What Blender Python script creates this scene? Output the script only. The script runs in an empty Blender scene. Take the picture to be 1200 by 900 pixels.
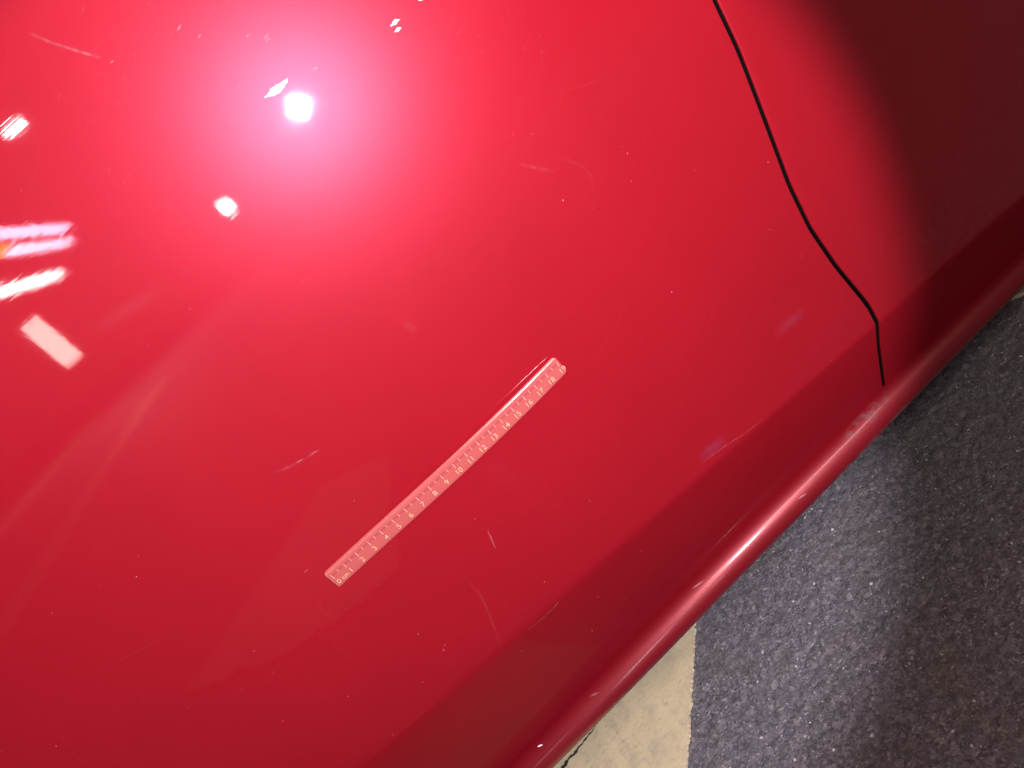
import bpy, bmesh, math, random
import numpy as np
from mathutils import Vector, Matrix, Euler, noise

random.seed(7); rng = np.random.default_rng(11)
scene = bpy.context.scene
COL = scene.collection

# ------------------------------------------------------------------ camera
cam_d = bpy.data.cameras.new('camera'); cam = bpy.data.objects.new('camera', cam_d); COL.objects.link(cam)
cam_d.sensor_width = 36.0; cam_d.lens = 36.0 * 890 / 1200
cam_d.clip_start = 0.01; cam_d.clip_end = 200
PITCH, YAW, ROLL = (math.radians(a) for a in (24.0, 4.0, 43.0))
fwd = Vector((math.sin(YAW) * math.cos(PITCH), math.cos(YAW) * math.cos(PITCH), -math.sin(PITCH)))
rx = fwd.cross(Vector((0, 0, 1))).normalized(); uz = rx.cross(fwd)
right = rx * math.cos(ROLL) - uz * math.sin(ROLL); up = rx * math.sin(ROLL) + uz * math.cos(ROLL)
m = Matrix((right, up, -fwd)).transposed().to_4x4(); m.translation = Vector((0, -0.43, 0.66))
cam.matrix_world = m
scene.camera = cam

# ------------------------------------------------------------------ world, lamps, exposure
world = bpy.data.worlds.new('World'); scene.world = world; world.use_nodes = True
bg = world.node_tree.nodes['Background']
bg.inputs['Color'].default_value = (1.0, 0.88, 0.82, 1); bg.inputs['Strength'].default_value = 0.07

def aim(o, loc, direction):
    o.location = loc
    o.rotation_euler = Vector(direction).to_track_quat('-Z', 'Y').to_euler()

def lamp(name, kind, loc, direction, energy, color=(1, 1, 1), **kw):
    d = bpy.data.lights.new(name, kind); d.energy = energy; d.color = color
    for k, v in kw.items(): setattr(d, k, v)
    o = bpy.data.objects.new(name, d); COL.objects.link(o); aim(o, loc, direction)
    return o

# hand torch beside the camera: beam with a soft rim, and its square lens
TORCH = (0.1333, -0.60, 0.7182); TAX = (-0.194, 0.913, -0.358)
lamp('torch_beam', 'SPOT', TORCH, TAX, 55.0, (0.98, 0.915, 1.0), spot_size=math.radians(61), spot_blend=0.30, shadow_soft_size=0.007)
lamp('torch_lens', 'AREA', (TORCH[0], TORCH[1] - 0.004, TORCH[2]), (-0.12, 0.99, -0.02), 0.15, (1, 1, 1), shape='SQUARE', size=0.030).rotation_euler.rotate_axis('Z', math.radians(43))
# garage lamps mirrored in the paint, plus one added fill (ceiling at 2.4 m)
def tube(x, y0, y1, w, radiance, color):
    L = abs(y1 - y0)
    o = lamp('ceiling_tube_lamp', 'AREA', (x, (y0 + y1) / 2, 2.4), (0, 0, -1), radiance * math.pi * L * w, color, shape='RECTANGLE', size=w, size_y=L)
    o.rotation_euler = (0, 0, 0)
tube(-2.20, -6.3, -8.9, 0.20, 26, (0.86, 0.72, 1.0))
tube(-2.55, -7.5, -9.9, 0.22, 28, (0.88, 0.76, 1.0))
tube(-3.52, -8.2, -11.5, 0.30, 60, (1.0, 0.98, 0.97))
lamp('ambient_fill_lamp', 'AREA', (0.9, -1.9, 2.4), (0, 0, -1), 50, (1.0, 0.84, 0.76), shape='RECTANGLE', size=2.2, size_y=0.7)  # added fill for the ground and the dark panel, not mirrored in the paint
lamp('amber_lamp', 'AREA', (-2.55, -7.1, 2.38), (0, 0, -1), 9, (1.0, 0.45, 0.03), shape='DISK', size=0.42)
lamp('round_ceiling_lamp', 'AREA', (-0.94, -4.78, 2.4), (0, 0, -1), 7, (1, 1, 1), shape='DISK', size=0.20)
lamp('distant_headlamp', 'AREA', (-0.25, -5.0, 0.91), (0.05, 1, -0.05), 3.4, (1, 0.97, 0.93), shape='DISK', size=0.13)
lamp('wall_light_panel', 'AREA', (-4.0, -10.0, 1.5), (0.35, 0.93, -0.1), 18, (1.0, 0.82, 0.73), shape='RECTANGLE', size=0.34, size_y=0.95)

vs = scene.view_settings
vs.view_transform = 'Standard'; vs.look = 'None'; vs.exposure = 0.0; vs.gamma = 1.0; vs.use_curve_mapping = False
scene.render.engine = 'CYCLES'
try: scene.cycles.use_denoising = True
except Exception: pass

# ------------------------------------------------------------------ helpers
def link(name, me, mats, parent=None, smooth=False):
    o = bpy.data.objects.new(name, me); COL.objects.link(o)
    for mt in (mats if isinstance(mats, (list, tuple)) else [mats]): me.materials.append(mt)
    if smooth: me.polygons.foreach_set('use_smooth', [True] * len(me.polygons))
    if parent: o.parent = parent
    return o
def mesh(name, verts, faces):
    me = bpy.data.meshes.new(name); me.from_pydata([tuple(map(float, v)) for v in verts], [], faces); me.update(); return me
def tag(o, label=None, cat=None, kind=None, group=None):
    if label: o['label'] = label
    if cat: o['category'] = cat
    if kind: o['kind'] = kind
    if group: o['group'] = group
    return o
def grid_faces(nr, nc, flip=False):
    F = []
    for r in range(nr - 1):
        for c in range(nc - 1):
            a, b, d, e = r * nc + c, r * nc + c + 1, (r + 1) * nc + c + 1, (r + 1) * nc + c
            F.append((a, e, d, b) if flip else (a, b, d, e))
    return F

class NT:
    def __init__(s, name):
        s.m = bpy.data.materials.new(name); s.m.use_nodes = True; s.t = s.m.node_tree
        s.bsdf = s.t.nodes['Principled BSDF']; s.out = s.t.nodes['Material Output']
        s.co = s.t.nodes.new('ShaderNodeTexCoord').outputs['Object']
    def n(s, typ, **kw):
        nd = s.t.nodes.new(typ)
        for k, v in kw.items():
            if k.startswith('i_'): nd.inputs[k[2:].replace('_', ' ')].default_value = v
            else: setattr(nd, k, v)
        return nd
    def l(s, a, b): s.t.links.new(a, b)
    def noise(s, scale, detail=3, rough=0.5, vec=None):
        nd = s.n('ShaderNodeTexNoise'); nd.inputs['Scale'].default_value = scale
        nd.inputs['Detail'].default_value = detail; nd.inputs['Roughness'].default_value = rough
        s.l(vec if vec is not None else s.co, nd.inputs['Vector']); return nd.outputs['Fac']
    def ramp(s, src, stops):
        nd = s.n('ShaderNodeValToRGB'); e = nd.color_ramp.elements
        while len(e) < len(stops): e.new(0.5)
        for i, (p, c) in enumerate(stops):
            e[i].position = p; e[i].color = c if len(c) == 4 else (*c, 1)
        s.l(src, nd.inputs['Fac']); return nd.outputs['Color']
    def mapr(s, src, a, b, c, d):
        nd = s.n('ShaderNodeMapRange'); nd.inputs[1].default_value = a; nd.inputs[2].default_value = b
        nd.inputs[3].default_value = c; nd.inputs[4].default_value = d
        s.l(src, nd.inputs[0]); return nd.outputs[0]
    def mix(s, fac, a, b):
        nd = s.n('ShaderNodeMix', data_type='RGBA')
        if isinstance(fac, float): nd.inputs['Factor'].default_value = fac
        else: s.l(fac, nd.inputs['Factor'])
        for k, v in (('A', a), ('B', b)):
            sk = [i for i in nd.inputs if i.name == k and i.type == 'RGBA'][0]
            if isinstance(v, tuple): sk.default_value = (*v[:3], 1)
            else: s.l(v, sk)
        return [o for o in nd.outputs if o.type == 'RGBA'][0]
    def bump(s, h, strength, dist, normal=None):
        nd = s.n('ShaderNodeBump'); nd.inputs['Strength'].default_value = strength; nd.inputs['Distance'].default_value = dist
        s.l(h, nd.inputs['Height'])
        if normal is not None: s.l(normal, nd.inputs['Normal'])
        return nd.outputs['Normal']
    def set(s, **kw):
        for k, v in kw.items():
            sk = s.bsdf.inputs[k.replace('_', ' ')]
            if hasattr(v, 'links') or hasattr(v, 'is_linked'): s.l(v, sk)
            else: sk.default_value = (*v, 1) if isinstance(v, tuple) and len(v) == 3 else v
        return s

# ------------------------------------------------------------------ materials
def car_paint():
    t = NT('red_metallic_paint')
    big = t.noise(9, 3, 0.55)
    base = t.ramp(big, [(0.25, (0.232, 0.0040, 0.0098)), (0.8, (0.256, 0.0047, 0.0113))])
    flake = t.noise(1300, 3, 0.7)
    fn = t.bump(flake, 0.10, 0.0005)
    peel = t.noise(330, 2, 0.5)
    cn = t.bump(peel, 0.008, 0.0006)
    for ang, sc in ((0.5, 1700), (-0.7, 2100), (1.35, 1500)):            # fine wash swirls in the clear coat
        mp = t.n('ShaderNodeMapping'); mp.inputs['Rotation'].default_value = (0, ang, 0); mp.inputs['Scale'].default_value = (26, 26, sc)
        t.l(t.co, mp.inputs['Vector']); cn = t.bump(t.noise(1.0, 1, 0.5, mp.outputs['Vector']), 0.005, 0.0004, cn)
    smear = t.noise(14, 4, 0.6)
    film = t.n('ShaderNodeAttribute', attribute_name='film')
    t.set(Base_Color=base, Metallic=0.19, Roughness=t.mapr(film.outputs['Fac'], 0, 1, 0.365, 0.6), Specular_IOR_Level=t.mapr(film.outputs['Fac'], 0, 1, 0.185, 0.06), Specular_Tint=(0.9, 0.62, 1.0), Normal=fn, Coat_Weight=t.mapr(film.outputs['Fac'], 0, 1, 1.0, 0.04),
          Coat_Roughness=t.mapr(smear, 0.35, 0.75, 0.018, 0.05), Coat_Normal=cn, Coat_IOR=1.5)
    return t.m
def sill_paint():
    t = NT('red_sill_paint_with_road_film')
    sep = t.n('ShaderNodeSeparateXYZ'); t.l(t.co, sep.inputs[0])
    att = t.n('ShaderNodeAttribute', attribute_name='film')
    nz = t.noise(60, 5, 0.65)
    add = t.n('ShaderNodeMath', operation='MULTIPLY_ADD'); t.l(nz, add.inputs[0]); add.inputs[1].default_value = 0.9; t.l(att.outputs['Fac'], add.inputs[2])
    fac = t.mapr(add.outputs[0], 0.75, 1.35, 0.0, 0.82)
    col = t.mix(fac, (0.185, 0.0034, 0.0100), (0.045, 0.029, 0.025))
    fn = t.bump(t.noise(1500, 2, 0.6), 0.10, 0.0006)
    cn = t.bump(t.noise(330, 2, 0.5), 0.012, 0.0006)
    inv = t.mapr(fac, 0, 0.82, 0.35, 0.05)
    t.set(Base_Color=col, Metallic=inv, Roughness=0.46, Normal=fn, Coat_Weight=t.mapr(fac, 0, 0.82, 0.48, 0.0), Coat_Roughness=0.14, Coat_Normal=cn)
    return t.m
def plain(name, color, rough=0.6, spec=0.5, bump=None):
    t = NT(name); t.set(Base_Color=color, Roughness=rough, Specular_IOR_Level=spec)
    if bump: t.set(Normal=t.bump(t.noise(bump[0], 4), bump[1], bump[2]))
    return t.m
def smear_mat(name, color, rough=0.5, grain=None):
    t = NT(name)
    a = t.n('ShaderNodeAttribute', attribute_name='fade')
    f = a.outputs['Fac']
    if grain:
        g = t.mapr(t.noise(grain, 4, 0.7), 0.42, 0.62, 0.0, 1.0)
        mm = t.n('ShaderNodeMath', operation='MULTIPLY'); t.l(f, mm.inputs[0]); t.l(g, mm.inputs[1]); f = mm.outputs[0]
    t.set(Base_Color=color, Roughness=rough, Alpha=f)
    return t.m
def asphalt_mat():
    t = NT('asphalt_with_aggregate')
    vo = t.n('ShaderNodeTexVoronoi'); vo.inputs['Scale'].default_value = 470; t.l(t.co, vo.inputs['Vector'])
    rnd = t.n('ShaderNodeSeparateColor'); t.l(vo.outputs['Color'], rnd.inputs[0])
    stone = t.ramp(rnd.outputs[0], [(0.0, (0.058, 0.051, 0.060)), (0.45, (0.135, 0.121, 0.142)), (0.86, (0.205, 0.186, 0.212)), (0.96, (0.28, 0.26, 0.28)), (1.0, (0.40, 0.38, 0.39))])
    vo2 = t.n('ShaderNodeTexVoronoi'); vo2.inputs['Scale'].default_value = 165; t.l(t.co, vo2.inputs['Vector'])
    r2 = t.n('ShaderNodeSeparateColor'); t.l(vo2.outputs['Color'], r2.inputs[0])
    stone = t.mix(t.mapr(r2.outputs[0], 0.55, 1.0, 0.0, 0.75), stone, t.ramp(r2.outputs[1], [(0.0, (0.050, 0.043, 0.050)), (0.6, (0.14, 0.125, 0.142)), (0.9, (0.25, 0.23, 0.245)), (1.0, (0.36, 0.34, 0.345))]))
    fine = t.noise(900, 4, 0.7)
    base = t.mix(t.mapr(fine, 0.35, 0.7, 0.0, 0.60), stone, (0.128, 0.115, 0.132))
    blot = t.noise(11, 4, 0.6)
    brown = t.mix(t.mapr(blot, 0.5, 0.75, 0.0, 0.40), base, (0.13, 0.100, 0.080))
    n1 = t.bump(t.noise(460, 5, 0.7), 1.0, 0.0024)
    t.set(Base_Color=brown, Roughness=t.mapr(rnd.outputs[1], 0, 1, 0.42, 0.85), Specular_IOR_Level=0.5, Normal=n1)
    return t.m
def line_paint_mat():
    t = NT('cream_road_paint')
    nz = t.noise(22, 5, 0.62); sp = t.noise(190, 5, 0.7)
    c = t.ramp(nz, [(0.25, (0.45, 0.375, 0.255)), (0.5, (0.55, 0.455, 0.29)), (0.75, (0.61, 0.515, 0.32))])
    c2 = t.mix(t.mapr(sp, 0.56, 0.70, 0.0, 0.5), c, (0.24, 0.20, 0.16))
    c3 = t.mix(t.mapr(t.noise(48, 5, 0.7), 0.50, 0.68, 0.0, 0.42), c2, (0.30, 0.26, 0.22))
    t.set(Base_Color=c3, Roughness=0.55, Normal=t.bump(t.noise(260, 5, 0.65), 0.45, 0.0012))
    return t.m
def ruler_mat():
    t = NT('translucent_frosted_plastic')
    tr = t.n('ShaderNodeBsdfTransparent'); tr.inputs[0].default_value = (1.0, 0.92, 0.92, 1)
    t.set(Base_Color=(0.43, 0.088, 0.082), Roughness=0.22, Coat_Weight=0.5, Coat_Roughness=0.12)
    mx = t.n('ShaderNodeMixShader'); mx.inputs[0].default_value = 0.62
    t.l(tr.outputs[0], mx.inputs[1]); t.l(t.bsdf.outputs[0], mx.inputs[2]); t.l(mx.outputs[0], t.out.inputs['Surface'])
    return t.m

M_PAINT = car_paint(); M_SILL = sill_paint()
M_SEAL_SHADE = plain('black_gap_rubber_and_shade', (0.0035, 0.0025, 0.0025), 0.8, 0.15)  # seal rubber; also blackens the hem walls as painted gap shade
M_UNDER = plain('underbody_sealant', (0.035, 0.026, 0.022), 0.85, bump=(120, 0.5, 0.002))
M_CHIP = plain('bare_primer_chip', (0.75, 0.70, 0.72), 0.55, bump=(900, 0.5, 0.0005))
M_SCR = smear_mat('scratched_clear_coat', (0.40, 0.14, 0.15), 0.5)
M_SCUFF = smear_mat('violet_scuff', (0.22, 0.09, 0.24), 0.5)
M_DIRT = smear_mat('grey_road_dirt', (0.24, 0.17, 0.18), 0.8, 110)
M_DUST = plain('dust_specks', (0.30, 0.15, 0.15), 0.8)
M_ASPH = asphalt_mat(); M_LINE = line_paint_mat()
M_PATCH = plain('mirrored_patch_tone', (0.34, 0.30, 0.26), 0.6, bump=(90, 0.4, 0.002))  # tone of the made-up patch that the door mirrors
M_TAR = plain('black_tar_crack', (0.018, 0.016, 0.015), 0.7, bump=(400, 0.6, 0.002))
M_STONE = plain('pale_stone_chips', (0.42, 0.40, 0.40), 0.5, bump=(700, 0.4, 0.001))
M_RULER = ruler_mat()
M_PRINT = plain('cream_ruler_print', (0.40, 0.23, 0.14), 0.5)
M_FINE = plain('dull_red_ruler_print', (0.22, 0.026, 0.032), 0.5)
M_TICK = plain('pale_pink_ruler_print', (0.46, 0.20, 0.185), 0.5)

# ------------------------------------------------------------------ ground
def smooth1(a, k):
    for _ in range(k): a = (np.roll(a, 1, 0) + np.roll(a, -1, 0) + np.roll(a, 1, 1) + np.roll(a, -1, 1) + 2 * a) / 6
    return a
gx = np.concatenate([[-40, -20, -10, -6, -3, -1.6, -0.9, -0.6, -0.42], np.arange(-0.34, 0.72, 0.0026), [0.8, 1.0, 1.5, 3, 6, 12, 30]])
gy = np.concatenate([[-40, -20, -10, -6, -3, -1.5, -0.8, -0.5, -0.3], np.arange(-0.2, 0.36, 0.0026), [0.45, 0.7, 1.2, 2.5, 6, 14, 30]])
dx0, dx1 = 9, len(gx) - 7; dy0, dy1 = 9, len(gy) - 7
H = np.zeros((len(gy), len(gx)))
GX, GY = np.meshgrid(gx, gy)
sub = np.zeros((dy1 - dy0, dx1 - dx0)); SX, SY = GX[dy0:dy1, dx0:dx1], GY[dy0:dy1, dx0:dx1]
step = 0.0026
for _ in range(17000):                                   # stones bedded in the binder
    cx, cy = rng.uniform(-0.34, 0.72), rng.uniform(-0.2, 0.36); r = rng.uniform(0.0022, 0.0058); hh = rng.uniform(0.0004, 0.0019)
    ix, iy = int((cx + 0.34) / step), int((cy + 0.2) / step); k = int(r / step) + 2
    a, b, c, d = max(iy - k, 0), min(iy + k, sub.shape[0]), max(ix - k, 0), min(ix + k, sub.shape[1])
    dd = ((SX[a:b, c:d] - cx) ** 2 + (SY[a:b, c:d] - cy) ** 2) / r ** 2
    np.maximum(sub[a:b, c:d], hh * np.clip(1.25 - dd, 0, 0.8) / 0.8, out=sub[a:b, c:d])
edge = np.minimum(np.minimum(SX + 0.34, 0.72 - SX), np.minimum(SY + 0.2, 0.36 - SY)); sub *= np.clip(edge / 0.03, 0, 1)
H[dy0:dy1, dx0:dx1] = sub - 0.0012 * np.clip(edge / 0.03, 0, 1)
asphalt = link('asphalt', mesh('asphalt', np.stack([GX, GY, H], -1).reshape(-1, 3), grid_faces(len(gy), len(gx))), M_ASPH, smooth=True)
tag(asphalt, kind='structure')

def chips(n, seed):
    rs = random.Random(seed); V = []; F = []
    for _ in range(n):
        x, y = rs.uniform(-0.15, 0.7), rs.uniform(-0.2, 0.3)
        r = rs.uniform(0.0004, 0.0010) * (2.2 if rs.random() < 0.16 else 1); a = rs.uniform(0, 6.28); e = rs.uniform(0.3, 0.9)
        b = len(V); k = rs.choice((4, 5, 6))
        for i in range(k):
            q = 6.283 * i / k + rs.uniform(-0.3, 0.3); px, py = r * math.cos(q), e * r * math.sin(q)
            V.append((x + px * math.cos(a) - py * math.sin(a), y + px * math.sin(a) + py * math.cos(a), 0.0001))
        V.append((x + rs.uniform(-.3, .3) * r, y + rs.uniform(-.3, .3) * r, 0.0003 + r * rs.uniform(0.4, 1.0)))
        F += [(b + i, b + (i + 1) % k, b + k) for i in range(k)]
    return mesh('stone_chips', V, F)
tag(link('stone_chips', chips(2300, 3), M_STONE), 'pale stone grit worn bright in the dark asphalt', 'grit', 'stuff')

def marking(name, poly, z=0.004, seg=0.0022, wob=0.0026, thick=0.0045):
    """worn road paint: closed slab with a ragged outline"""
    pts = []
    for i in range(len(poly)):
        a, b = Vector(poly[i]), Vector(poly[(i + 1) % len(poly)]); n = max(2, min(700, int((b - a).length / seg)))
        nr = Vector((-(b - a).y, (b - a).x)).normalized()
        for k in range(n):
            p = a.lerp(b, k / n)
            w = noise.noise(Vector((p.x * 90, p.y * 90, 3))) * wob + noise.noise(Vector((p.x * 330, p.y * 330, 9))) * wob * 0.7
            pts.append(p + nr * w)
    bm = bmesh.new()
    top = [bm.verts.new((p.x, p.y, z)) for p in pts]; bot = [bm.verts.new((p.x, p.y, z - thick)) for p in pts]
    bm.faces.new(top)
    for i in range(len(pts)):
        j = (i + 1) % len(pts); bm.faces.new((top[i], bot[i], bot[j], top[j]))
    bmesh.ops.recalc_face_normals(bm, faces=bm.faces); me = bpy.data.meshes.new(name); bm.to_mesh(me); bm.free()
    o = link(name, me, M_LINE); tag(o, kind='structure'); return o
u = Vector((0.0025 + 0.0938, 0.2053 - 0.0969)).normalized(); nrm = Vector((-u.y, u.x))
e0 = Vector((-0.0938, 0.0969)) - u * 0.34; e1 = Vector((0.0025, 0.2053)) + u * 1.3
W_L = 0.26
line = marking('painted_line', [e0[:], e1[:], (e1 + nrm * W_L)[:], (e0 + nrm * W_L)[:]])
marking('painted_line', [(0.538, 0.2148), (0.552, 0.2050), (0.75, 0.168), (0.80, 0.30), (0.70, 0.30)])
marking('bay_line', [(-2.72, -7.4), (-2.35, -7.4), (-2.35, -2.2), (-2.72, -2.2)], seg=0.05, wob=0.01)
marking('bay_line', [(-5.6, -12), (-5.0, -12), (-5.0, -4.5), (-5.6, -4.5)], seg=0.05, wob=0.01)
marking('mirrored_patch', [(-0.88, -0.74), (-0.60, -0.61), (-0.30, -0.56), (-0.22, -1.0), (-0.42, -1.15)], seg=0.02, wob=0.02).data.materials[0] = M_PATCH  # made-up unseen patch, shaped for its pale reflection in the door
# tar-filled crack in the cream line
cr = []; wd = []
for i in range(26):
    t = i / 25; cr.append((-0.222 + 0.076 * t, 0.2050 + 0.0085 * t + random.uniform(-0.0012, 0.0012)))
    wd.append(max(0.0004, (0.0062 - 0.0058 * t) * random.uniform(0.35, 1.15)))
V = []; F = []
for i, (p, w) in enumerate(zip(cr, wd)):
    V += [(p[0], p[1] - w * 0.7, 0.0046), (p[0] + 0.001, p[1] + w * 0.55, 0.0052)]
    if i: F.append((2 * i - 2, 2 * i, 2 * i + 1, 2 * i - 1))
link('tar_crack', mesh('tar_crack', V, F), M_TAR, line)

# ------------------------------------------------------------------ car body surface
RX, RZ, ZA = 3.0, 2.2, 0.58
TF = math.tan(math.radians(20))
def zc(x):
    x = np.clip(x, -0.7, 1.0); return 0.310 - 0.1153 * x - 0.1411 * x * x * np.where(x < 0, 0.9, 1)
def surf(x, z):
    x = np.asarray(x, float); z = np.asarray(z, float)
    K = np.interp(x, [-0.3, 0.0, 0.2], [0.0036, 0.0022, 0.0012])
    d = (zc(x) - z) / K
    return x * x / (2 * RX) + (z - ZA) ** 2 / (2 * RZ) + TF * K * np.logaddexp(0, d)
def snorm(x, z):
    e = 1e-4
    fx = (surf(x + e, z) - surf(x - e, z)) / (2 * e); fz = (surf(x, z + e) - surf(x, z - e)) / (2 * e)
    n = np.stack([fx, -np.ones_like(fx), fz], -1); return n / np.linalg.norm(n, axis=-1, keepdims=True)

SHUT = [(0.300, 0.90), (0.2975, 0.70), (0.2920, 0.62), (0.2868, 0.5715), (0.2841, 0.55), (0.2811, 0.5171), (0.2752, 0.4822), (0.2698, 0.4503), (0.2648, 0.4197), (0.2629, 0.3816), (0.2670, 0.3414), (0.2733, 0.3081), (0.2772, 0.288), (0.2777, 0.2719), (0.2777, 0.2369), (0.2809, 0.1944), (0.2831, 0.1704), (0.286, 0.10)]
so = np.array([z - float(zc(x)) for x, z in SHUT])[::-1]; sx = np.array([x for x, z in SHUT])[::-1]
fo = np.linspace(so[0], so[-1], 700); fxx = np.interp(fo, so, sx)
ker = np.exp(-np.linspace(-2, 2, 25) ** 2); ker /= ker.sum()
fxx = np.convolve(np.pad(fxx, 12, 'edge'), ker, 'valid')
def xgap(o): return np.interp(o, fo, fxx)

def bead_center(x):
    x = np.asarray(x, float); xc = np.clip(x, -0.5, 0.62)
    zt = 0.1680 + 0.0699 * xc - 0.2763 * xc * xc
    return surf(x, zt) + 0.0012, zt - 0.0168
OFF = np.unique(np.round(np.concatenate([np.linspace(-0.20, -0.02, 36), np.linspace(-0.02, 0.02, 41), np.linspace(0.02, 0.58, 113)]), 5))
def panel(side):
    """door skin (side -1) or the body panel beyond the gap (side +1), edge rolled over into the gap"""
    r = 0.0011; half = np.interp(OFF, [-0.12, 0.0, 0.06, 0.4], [0.0019, 0.0020, 0.0018, 0.0013])
    verts = []; ncol = None
    for o, hw in zip(OFF, half):
        xe = xgap(o) + side * hw
        if side < 0: xs = np.concatenate([np.linspace(-0.75, -0.42, 12)[:-1], np.linspace(-0.42, xe - r, 110)])
        else: xs = np.concatenate([np.linspace(1.1, 0.7, 16)[:-1], np.linspace(0.7, xe + r, 70)])
        zz = zc(xs) + o; zl = bead_center(xs)[1] + 0.004; zz = np.where(zz < zl, zl + 0.02 * (zz - zl), zz)
        row = [(x, y, z) for x, y, z in zip(xs, surf(xs, zz), zz)]
        x0, y0, z0 = row[-1]
        for a in (18, 36, 54, 72, 90):
            a = math.radians(a); row.append((x0 - side * r * math.sin(a), y0 + r * (1 - math.cos(a)), z0))
        row.append((x0 - side * r, y0 + r + 0.004, z0)); row.append((x0 - side * r * 0.9, y0 + r + 0.016, z0))
        ncol = len(row); verts += row
    me = mesh('panel', verts, grid_faces(len(OFF), ncol, flip=(side > 0)))
    at = me.attributes.new('film', 'FLOAT', 'POINT'); at.data.foreach_set('value', np.repeat(np.clip((-OFF + 0.006) / 0.007, 0, 1), ncol).astype(np.float32))
    return me, ncol
car = bpy.data.objects.new('car', None); COL.objects.link(car); car.empty_display_size = 0.1
tag(car, 'glossy red metallic car side with a door gap and rounded sill above the asphalt', 'car')
def skin(name, side):
    me, nc = panel(side); o = link(name, me, [M_PAINT, M_SEAL_SHADE], car, True)
    idx = np.zeros(len(me.polygons), np.int32).reshape(-1, nc - 1); idx[:, -2:] = 1      # hem walls blackened: the gap's shade put into the colour
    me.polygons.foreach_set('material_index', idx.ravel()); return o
door = skin('door_panel', -1)
tag(door, 'scratched red door skin on which the ruler lies')
rear = skin('body_panel', 1)
tag(rear, 'red panel beyond the dark door gap, mostly in shadow')

# rubber seal deep in the gap
V = []; F = []
oo = np.linspace(-0.16, 0.57, 160)
for i, o in enumerate(oo):
    x = float(xgap(o)); z = float(zc(x)) + o; y = float(surf(x, z))
    for k in range(7):
        a = math.pi * k / 6; V.append((x - 0.0055 * math.cos(a), y + 0.0150 - 0.0045 * math.sin(a), z))
    if i: F += [((i - 1) * 7 + k, (i - 1) * 7 + k + 1, i * 7 + k + 1, i * 7 + k) for k in range(6)]
link('gap_seal', mesh('gap_seal', V, F), M_SEAL_SHADE, car, True)

# rolled sill
def sill():
    xs = np.concatenate([np.linspace(-0.75, 1.05, 220)]); V = []; film = []
    R = 0.0158
    prof = [(0.055, 0.012, 0.0), (0.022, 0.0160, 0.0)]
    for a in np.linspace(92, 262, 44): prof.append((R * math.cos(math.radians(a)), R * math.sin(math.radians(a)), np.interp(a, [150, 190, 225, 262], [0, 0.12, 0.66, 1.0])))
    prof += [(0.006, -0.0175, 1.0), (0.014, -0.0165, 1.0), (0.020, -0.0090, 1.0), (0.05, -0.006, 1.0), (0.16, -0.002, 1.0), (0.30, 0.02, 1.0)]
    for x in xs:
        cy, cz = bead_center(x); s = np.interp(x, [-0.2, 0.15, 0.5], [1.0, 0.98, 0.86])
        cz = cz + 0.0004 * math.sin(x * 23)
        for dy, dz, fl in prof: V.append((x, cy + dy * s, cz + dz * s)); film.append(fl)
    n = len(prof); me = mesh('sill', V, grid_faces(len(xs), n))
    at = me.attributes.new('film', 'FLOAT', 'POINT'); at.data.foreach_set('value', film)
    return me
sl = link('sill', sill(), M_SILL, car, True)
tag(sl, 'rounded red sill edge with a bright highlight and dirty underside')
fl = mesh('floor_pan', [(-0.75, 0.26, 0.19), (1.1, 0.30, 0.19), (1.1, 1.5, 0.19), (-0.75, 1.5, 0.19), (-0.75, 0.26, 0.20), (1.1, 0.30, 0.20), (1.1, 1.5, 0.20), (-0.75, 1.5, 0.20)],
          [(0, 3, 2, 1), (4, 5, 6, 7), (0, 1, 5, 4), (1, 2, 6, 5), (2, 3, 7, 6), (3, 0, 4, 7)])
link('floor_pan', fl, M_UNDER, car)

# ------------------------------------------------------------------ marks on the paint
def onsurf(x, z, h=0.00012):
    x = np.asarray(x, float); z = np.asarray(z, float); n = snorm(x, z)
    return np.stack([x, surf(x, z), z], -1) + n * h
def ribbon(name, pts, w, fade, mat, parent, soft=True, h=0.00012, wob=0.0):
    pts = np.array(pts, float); d = np.r_[0, np.cumsum(np.linalg.norm(np.diff(pts, axis=0), axis=1))]
    n = max(12, int(d[-1] / 0.0012)); t = np.linspace(0, d[-1], n)
    px, pz = np.interp(t, d, pts[:, 0]), np.interp(t, d, pts[:, 1])
    if len(pts) > 2:
        for _ in range(3):
            px[1:-1] = (px[:-2] + 2 * px[1:-1] + px[2:]) / 4; pz[1:-1] = (pz[:-2] + 2 * pz[1:-1] + pz[2:]) / 4
    tx, tz = np.gradient(px), np.gradient(pz); L = np.hypot(tx, tz) + 1e-9; nx, nz = -tz / L, tx / L
    cols = (-1, -.75, -.5, -.25, 0, .25, .5, .75, 1); V = []; A = []
    for i in range(n):
        s = i / (n - 1); env = math.sin(math.pi * s) ** (1.4 if w > 0.004 else 0.6)
        gr = 0.55 + 0.9 * noise.noise(Vector((px[i] * 400, pz[i] * 400, w * 1e4))) if soft and w < 0.004 else 1
        for c in cols:
            o = c * w / 2 * (1 if soft else max(env, 0.12)) + wob * noise.noise(Vector((px[i] * 800, c * 3, pz[i] * 800)))
            V.append(onsurf(px[i] + nx[i] * o, pz[i] + nz[i] * o, h)); A.append(max(0.0, fade * (1 - c * c) ** 2 * env * max(gr, 0.05)) if soft else fade)
    me = mesh(name, V, grid_faces(n, 9, flip=True))
    at = me.attributes.new('fade', 'FLOAT', 'POINT'); at.data.foreach_set('value', A)
    return link(name, me, mat, parent, True)
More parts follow.
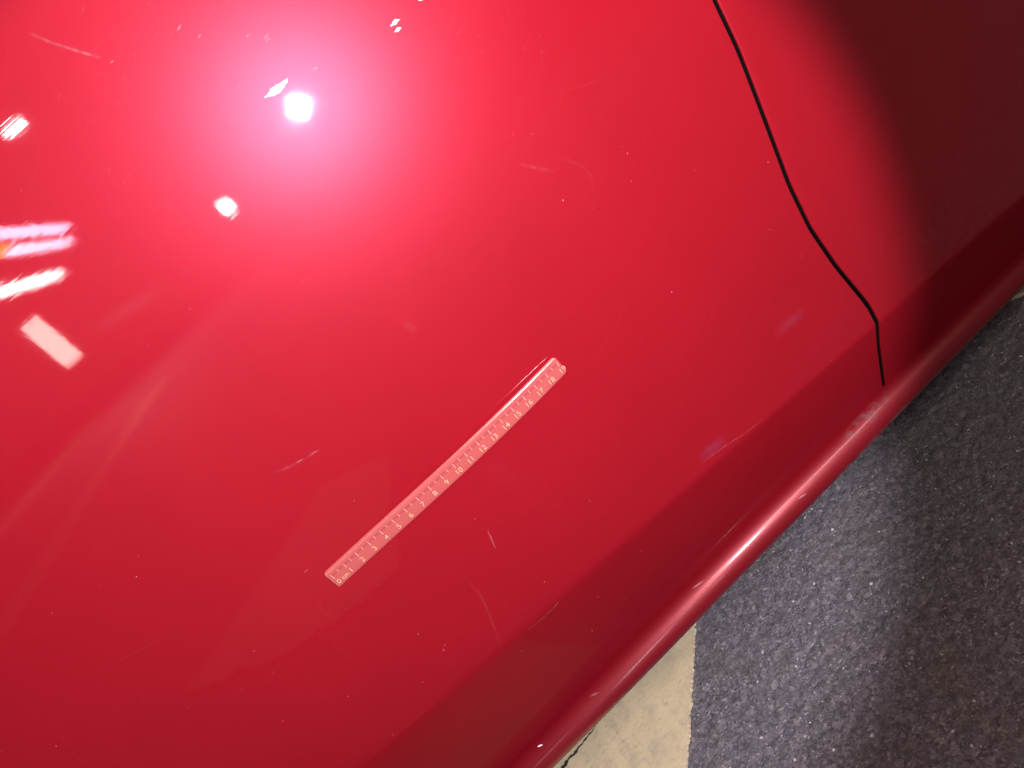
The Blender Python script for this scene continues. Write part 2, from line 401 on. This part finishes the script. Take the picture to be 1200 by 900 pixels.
def chip(poly, parent):
    poly = np.array(poly); c = poly.mean(0); P = []
    n = 30
    for i in range(n):
        a = i / n * len(poly); k = int(a); f = a - k; p = poly[k] * (1 - f) + poly[(k + 1) % len(poly)] * f
        p = c + (p - c) * (1 + 0.22 * random.uniform(-1, 1)); P.append(p)
    P.append(c); P = np.array(P)
    return link('paint_chip', mesh('paint_chip', onsurf(P[:, 0], P[:, 1], 0.00015), [(i, (i + 1) % n, n) for i in range(n)]), M_CHIP, parent)
for poly in ([(0.0374, 0.6786), (0.0433, 0.6796), (0.053, 0.678), (0.0478, 0.6759), (0.0422, 0.6762)],
             [(0.1122, 0.6632), (0.1163, 0.6642), (0.1185, 0.6625), (0.1153, 0.6618)],
             [(0.1119, 0.6597), (0.1151, 0.6603), (0.1169, 0.6589), (0.114, 0.6586)],
             [(0.1333, 0.6627), (0.1359, 0.6628), (0.1372, 0.6607)]):
    chip(poly, door)
hard = [([(0.0656, 0.6731), (0.0689, 0.6721)], .0011), ([(0.0574, 0.6984), (0.0611, 0.6986)], .0006), ([(0.0572, 0.6971), (0.0606, 0.6969)], .0005), ([(0.0512, 0.7043), (0.054, 0.7042)], .0005),
        ([(0.0286, 0.7263), (0.0318, 0.7272)], .0007), ([(0.0334, 0.718), (0.036, 0.7184)], .0005), ([(-0.0058, 0.7351), (-0.0038, 0.7349)], .0006),
        ([(-0.0930, 0.5281), (-0.0889, 0.5268)], .0006), ([(-0.0835, 0.5254), (-0.0797, 0.5244)], .0007), ([(-0.1416, 0.4735), (-0.1383, 0.4732)], .0006), ([(-0.0471, 0.4023), (-0.0498, 0.3945), (-0.0526, 0.3866)], .0007),
        ([(-0.0565, 0.3108), (-0.0515, 0.3120)], .0009)]
for p, w in hard: ribbon('scratch', p, w, 0.38, M_SCR, door, soft=False)
soft = [([(-0.023, 0.7664), (-0.0186, 0.7571), (-0.0119, 0.7464), (-0.0058, 0.7371)], .0022, .30), ([(0.1206, 0.5636), (0.1262, 0.5561), (0.1314, 0.5497), (0.1355, 0.5442)], .0030, .09),
        ([(0.1376, 0.5526), (0.1436, 0.5468), (0.1505, 0.5376), (0.152, 0.5277), (0.1449, 0.5173)], .0030, .04), ([(-0.1074, 0.5332), (-0.0944, 0.5281), (-0.0776, 0.5237)], .0030, .16),
        ([(-0.0807, 0.3843), (-0.0822, 0.3695), (-0.0884, 0.3526), (-0.0946, 0.3372), (-0.1016, 0.3215)], .0026, .09), ([(-0.0815, 0.3135), (-0.0687, 0.311), (-0.058, 0.3106), (-0.0505, 0.3128)], .0022, .28),
        ([(0.0921, 0.308), (0.1163, 0.302), (0.136, 0.2952), (0.1508, 0.2925)], .0018, .30), ([(-0.1139, 0.654), (-0.0636, 0.6455)], .012, .03), ([(0.1944, 0.3423), (0.2284, 0.3344)], .012, .03),  # first ribbon: highlight on the crease edge put into the colour
        ([(0.0084, 0.5461), (0.0103, 0.5335)], .006, .04), ([(-0.0186, 0.4422), (-0.0075, 0.4035)], .02, .010)]
for p, w, a in soft: ribbon('scratch', p, w, a, M_SCR, door)
for p, w, a in (([(0.0931, 0.3130), (0.1216, 0.3060)], .014, .10), ([(0.1944, 0.3400), (0.2284, 0.3344)], .012, .05)): ribbon('scuff', p, w, a, M_SCUFF, door)

DOTS = [(0.0149, 0.3587), (-0.0473, 0.336), (-0.1295, 0.3808), (-0.0542, 0.241), (0.1786, 0.5265), (0.1788, 0.5211), (0.1708, 0.5065), (0.1399, 0.5122), (0.1948, 0.3135), (-0.0883, 0.485), (-0.1248, 0.3583), (-0.128, 0.3556), (-0.2014, 0.5439), (-0.3154, 0.5009), (0.1499, 0.4304), (0.1282, 0.5289), (0.2252, 0.28), (-0.0301, 0.2764), (0.0175, 0.2812), (-0.0167, 0.2409), (-0.0973, 0.2966), (0.2463, 0.3708), (0.2589, 0.4451)]
def specks(pts, rr):
    V = []; F = []
    for (x, z), r in zip(pts, rr):
        b = len(V); k = 6; a0 = random.uniform(0, 6); e = random.uniform(0.5, 1); ca, sa = math.cos(a0), math.sin(a0)
        q = [(r * math.cos(6.283 * i / k) * random.uniform(.7, 1.2), e * r * math.sin(6.283 * i / k) * random.uniform(.7, 1.2)) for i in range(k)]
        for a, c in q: V.append(onsurf(x + a * ca - c * sa, z + a * sa + c * ca, 0.00006))
        V.append(onsurf(x, z, 0.00006 + r * 0.6)); F += [(b + i, b + (i + 1) % k, b + k) for i in range(k)]
    return mesh('dust', V, F)
pts = list(DOTS); rr = [random.uniform(0.00028, 0.0006) for _ in pts]
while len(pts) < 260:
    x, z = random.uniform(-0.42, 0.255), random.uniform(0.22, 0.82)
    pts.append((x, z)); rr.append(0.00014 + 0.00028 * random.random() ** 5)
tag(link('dust', specks(pts, rr), M_DUST, door), kind='stuff')
pts = [(random.uniform(0.29, 0.62), random.uniform(0.2, 0.6)) for _ in range(40)]
tag(link('dust', specks(pts, [0.00018 + 0.0003 * random.random() ** 4 for _ in pts]), M_DUST, rear), kind='stuff')

# fine wash swirls and polishing marks
def swirls():
    V = []; F = []; A = []
    def dash(x, z, ln, w, ang, fade, curve=0.0):
        k = max(3, int(ln / 0.004)); b = len(V)
        for i in range(k + 1):
            s = i / k - 0.5; a = ang + curve * s; px, pz = x + ln * s * math.cos(ang) - curve * ln * s * s * math.sin(ang), z + ln * s * math.sin(ang) + curve * ln * s * s * math.cos(ang)
            e = (1 - (2 * s) ** 2) * fade
            for c in (-1, 0, 1):
                V.append(onsurf(px - c * w * math.sin(a) / 2, pz + c * w * math.cos(a) / 2, 0.00008)); A.append(e if c == 0 else 0.0)
        for i in range(k):
            for c in (0, 1): F.append((b + 3 * i + c, b + 3 * i + c + 1, b + 3 * i + c + 4, b + 3 * i + c + 3))
    rs = random.Random(5)
    for _ in range(420):
        r = 0.15 * math.sqrt(rs.random()); q = rs.uniform(0, 6.283)
        dash(0.064 + r * math.cos(q), 0.665 + 0.7 * r * math.sin(q), rs.uniform(0.0012, 0.004), rs.uniform(0.0003, 0.0006), rs.gauss(0.15, 0.35), rs.uniform(0.03, 0.20))
    for _ in range(110):
        dash(rs.uniform(-0.38, 0.24), rs.uniform(0.34, 0.80), rs.uniform(0.015, 0.075), rs.uniform(0.0004, 0.0011), rs.choice((0.1, 0.5, -0.6, 1.2)) + rs.gauss(0, 0.2), rs.uniform(0.008, 0.028), rs.uniform(-0.5, 0.5))
    me = mesh('wash_swirls', V, F); at = me.attributes.new('fade', 'FLOAT', 'POINT'); at.data.foreach_set('value', A)
    return me
tag(link('wash_swirls', swirls(), M_SCR, door, True), kind='stuff')

# chips and dirt on the sill, wrapped round the bead
def onbead(x, ang, h=0.0002):
    cy, cz = bead_center(x); s = np.interp(x, [-0.2, 0.15, 0.5], [1.0, 0.98, 0.86]); R = 0.0158 * s + h
    return (x, float(cy) + R * math.cos(math.radians(ang)), float(cz) + 0.0004 * math.sin(x * 23) + R * math.sin(math.radians(ang)))
def sill_mark(name, x0, x1, a0, a1, mat, fade, da=6, n=14):
    V = []; A = []
    for i in range(n):
        s = i / (n - 1); x = x0 + (x1 - x0) * s; ac = a0 + (a1 - a0) * s; env = math.sin(math.pi * s) ** 0.7
        for c in (-1, -.5, 0, .5, 1):
            V.append(onbead(x, ac + c * da * (0.3 + 0.7 * env), 0.00018)); A.append(fade * env * (1 - c * c) if mat is not M_CHIP else 1)
    me = mesh(name, V, grid_faces(n, 5)); at = me.attributes.new('fade', 'FLOAT', 'POINT'); at.data.foreach_set('value', A)
    link(name, me, mat, sl, True)
sill_mark('paint_chip', -0.170, -0.165, 112, 118, M_CHIP, 1, 2.5)
sill_mark('scratch', -0.103, -0.094, 118, 128, M_SCR, 0.5, 4)
sill_mark('scratch', 0.028, 0.042, 112, 120, M_SCR, 0.9, 3)
sill_mark('scratch', 0.150, 0.160, 150, 156, M_SCR, 0.9, 3)
sill_mark('scratch', -0.20, -0.13, 150, 148, M_SCR, 0.35, 2)
sill_mark('dirt_patch', 0.215, 0.285, 125, 120, M_DIRT, 0.25, 30, 40)
sill_mark('dirt_patch', 0.10, 0.42, 215, 215, M_DIRT, 0.3, 26, 90)
sill_mark('dirt_patch', -0.16, 0.05, 222, 218, M_DIRT, 0.30, 26, 60)

# ------------------------------------------------------------------ ruler
P0 = np.array([-0.1351, 0.4642]); P1 = np.array([0.0615, 0.4612]); P2 = np.array([-0.1358, 0.4493])
LEN = float(np.linalg.norm(P1 - P0)); UX = (P1 - P0) / LEN; WX = np.array([UX[1], -UX[0]]); WID = 0.0142
def lift(uu): return 0.0003 + 0.0034 * np.sin(math.pi * np.clip(np.asarray(uu, float), 0, 0.2) / 0.27) ** 2
def rmap(uu, ww, hh):
    uu, ww, hh = (np.asarray(a, float) for a in (uu, ww, hh))
    x = P0[0] + UX[0] * uu + WX[0] * ww; z = P0[1] + UX[1] * uu + WX[1] * ww
    n = snorm(x, z); return np.stack([x, surf(x, z), z], -1) + n * (hh + lift(uu))[..., None]
TH, BEV = 0.0019, 0.0034
def htop(w): return np.interp(w, [0, 0.0006, 0.0013, BEV, 0.02], [0.0006, 0.0012, 0.00158, TH, TH])
ruler = bpy.data.objects.new('ruler', None); COL.objects.link(ruler); ruler.empty_display_size = 0.05
tag(ruler, 'translucent pale pink plastic ruler marked 0 cm to 19 lying on the red door', 'ruler')
def ruler_body():
    rc = 0.0026; us = np.unique(np.concatenate([rc - rc * np.cos(np.linspace(0, math.pi / 2, 9)), np.linspace(rc, LEN - rc, 90), LEN - rc + rc * np.sin(np.linspace(0, math.pi / 2, 9))]))
    fr = [0, 0.0006, 0.0013, 0.0022, BEV, BEV + 0.0003, 0.007, 0.011, WID - 0.0007, WID - 0.0002, WID]
    V = []; nS = 2 * len(fr)
    for q in us:
        dd = max(rc - q, q - (LEN - rc), 0); ins = rc - math.sqrt(max(rc * rc - dd * dd, 0))
        er = 0.0006 * max(0, 1 - min(q, LEN - q) / 0.0006)
        ws = np.clip(np.array(fr), ins, WID - ins)
        hs = htop(ws).copy(); hs[-1] -= 0.0007; hs[-2] -= 0.0002; hs -= er; hs = np.maximum(hs, 0.0002)
        V += [tuple(p) for p in rmap(np.full(len(ws), q), ws, hs)] + [tuple(p) for p in rmap(np.full(len(ws), q), ws, np.zeros(len(ws)))][::-1]
    F = []
    for i in range(len(us) - 1):
        for k in range(nS): F.append((i * nS + k, (i + 1) * nS + k, (i + 1) * nS + (k + 1) % nS, i * nS + (k + 1) % nS))
    F.append(tuple(range(nS))); F.append(tuple(range((len(us) - 1) * nS, len(us) * nS))[::-1])
    bm = bmesh.new(); me = mesh('ruler_body', V, F); bm.from_mesh(me)
    bmesh.ops.recalc_face_normals(bm, faces=bm.faces); bm.to_mesh(me); bm.free(); return me
rb = link('ruler_body', ruler_body(), M_RULER, ruler, True)
rb.data.set_sharp_from_angle(angle=math.radians(25)) if hasattr(rb.data, 'set_sharp_from_angle') else None
CM, U0 = 0.01010, 0.0030
def bar(name, u0, u1, w0, w1, mat, joined=None):
    q = rmap([u0, u1, u1, u0], [w0, w0, w1, w1], htop(np.array([w0, w0, w1, w1])) + 0.00006)
    if joined is not None:
        b = len(joined[0]); joined[0].extend(q); joined[1].append((b, b + 3, b + 2, b + 1)); return
    link(name, mesh(name, q, [(0, 3, 2, 1)]), mat, ruler)
T0 = 0.0036
for i in range(20): bar('centimetre_tick', U0 + i * CM - 0.00022, U0 + i * CM + 0.00022, T0, T0 + 0.0037, M_TICK)
for i in range(19): bar('half_centimetre_tick', U0 + (i + .5) * CM - 0.00018, U0 + (i + .5) * CM + 0.00018, T0, T0 + 0.0023, M_TICK)
J = ([], [])
for i in range(190):
    if i % 5: bar('', U0 + i * CM / 10 - 0.0002, U0 + i * CM / 10 + 0.0002, T0, T0 + 0.0017, M_TICK, J)
tag(link('millimetre_ticks', mesh('millimetre_ticks', J[0], J[1]), M_FINE, ruler), kind='stuff')
def text(name, s, uc, wc, size, mat, bold=0.004):
    c = bpy.data.curves.new(name, 'FONT'); c.body = s; c.size = 1.0; c.align_x = 'CENTER'; c.offset = bold; c.resolution_u = 3
    o = bpy.data.objects.new(name, c); COL.objects.link(o)
    bpy.context.view_layer.update()
    me = bpy.data.meshes.new_from_object(o.evaluated_get(bpy.context.evaluated_depsgraph_get()))
    bpy.data.objects.remove(o); bpy.data.curves.remove(c)
    co = np.empty(len(me.vertices) * 3); me.vertices.foreach_get('co', co); co = co.reshape(-1, 3)
    uu = uc + co[:, 0] * size; ww = wc - (co[:, 1] - 0.36) * size
    me.vertices.foreach_set('co', rmap(uu, ww, htop(ww) + 0.00008).ravel()); me.update(); me.name = name
    me.materials.clear()
    return link(name, me, mat, ruler)
text('numeral', '0', U0 + 0.0004, 0.0105, 0.0051, M_PRINT)
text('unit_mark', 'cm', U0 + 0.0055, 0.0105, 0.0044, M_PRINT)
for i in range(1, 20): text('numeral', str(i), U0 + i * CM + (0.0004 if i < 2 else 0), 0.0103, 0.0053, M_PRINT)
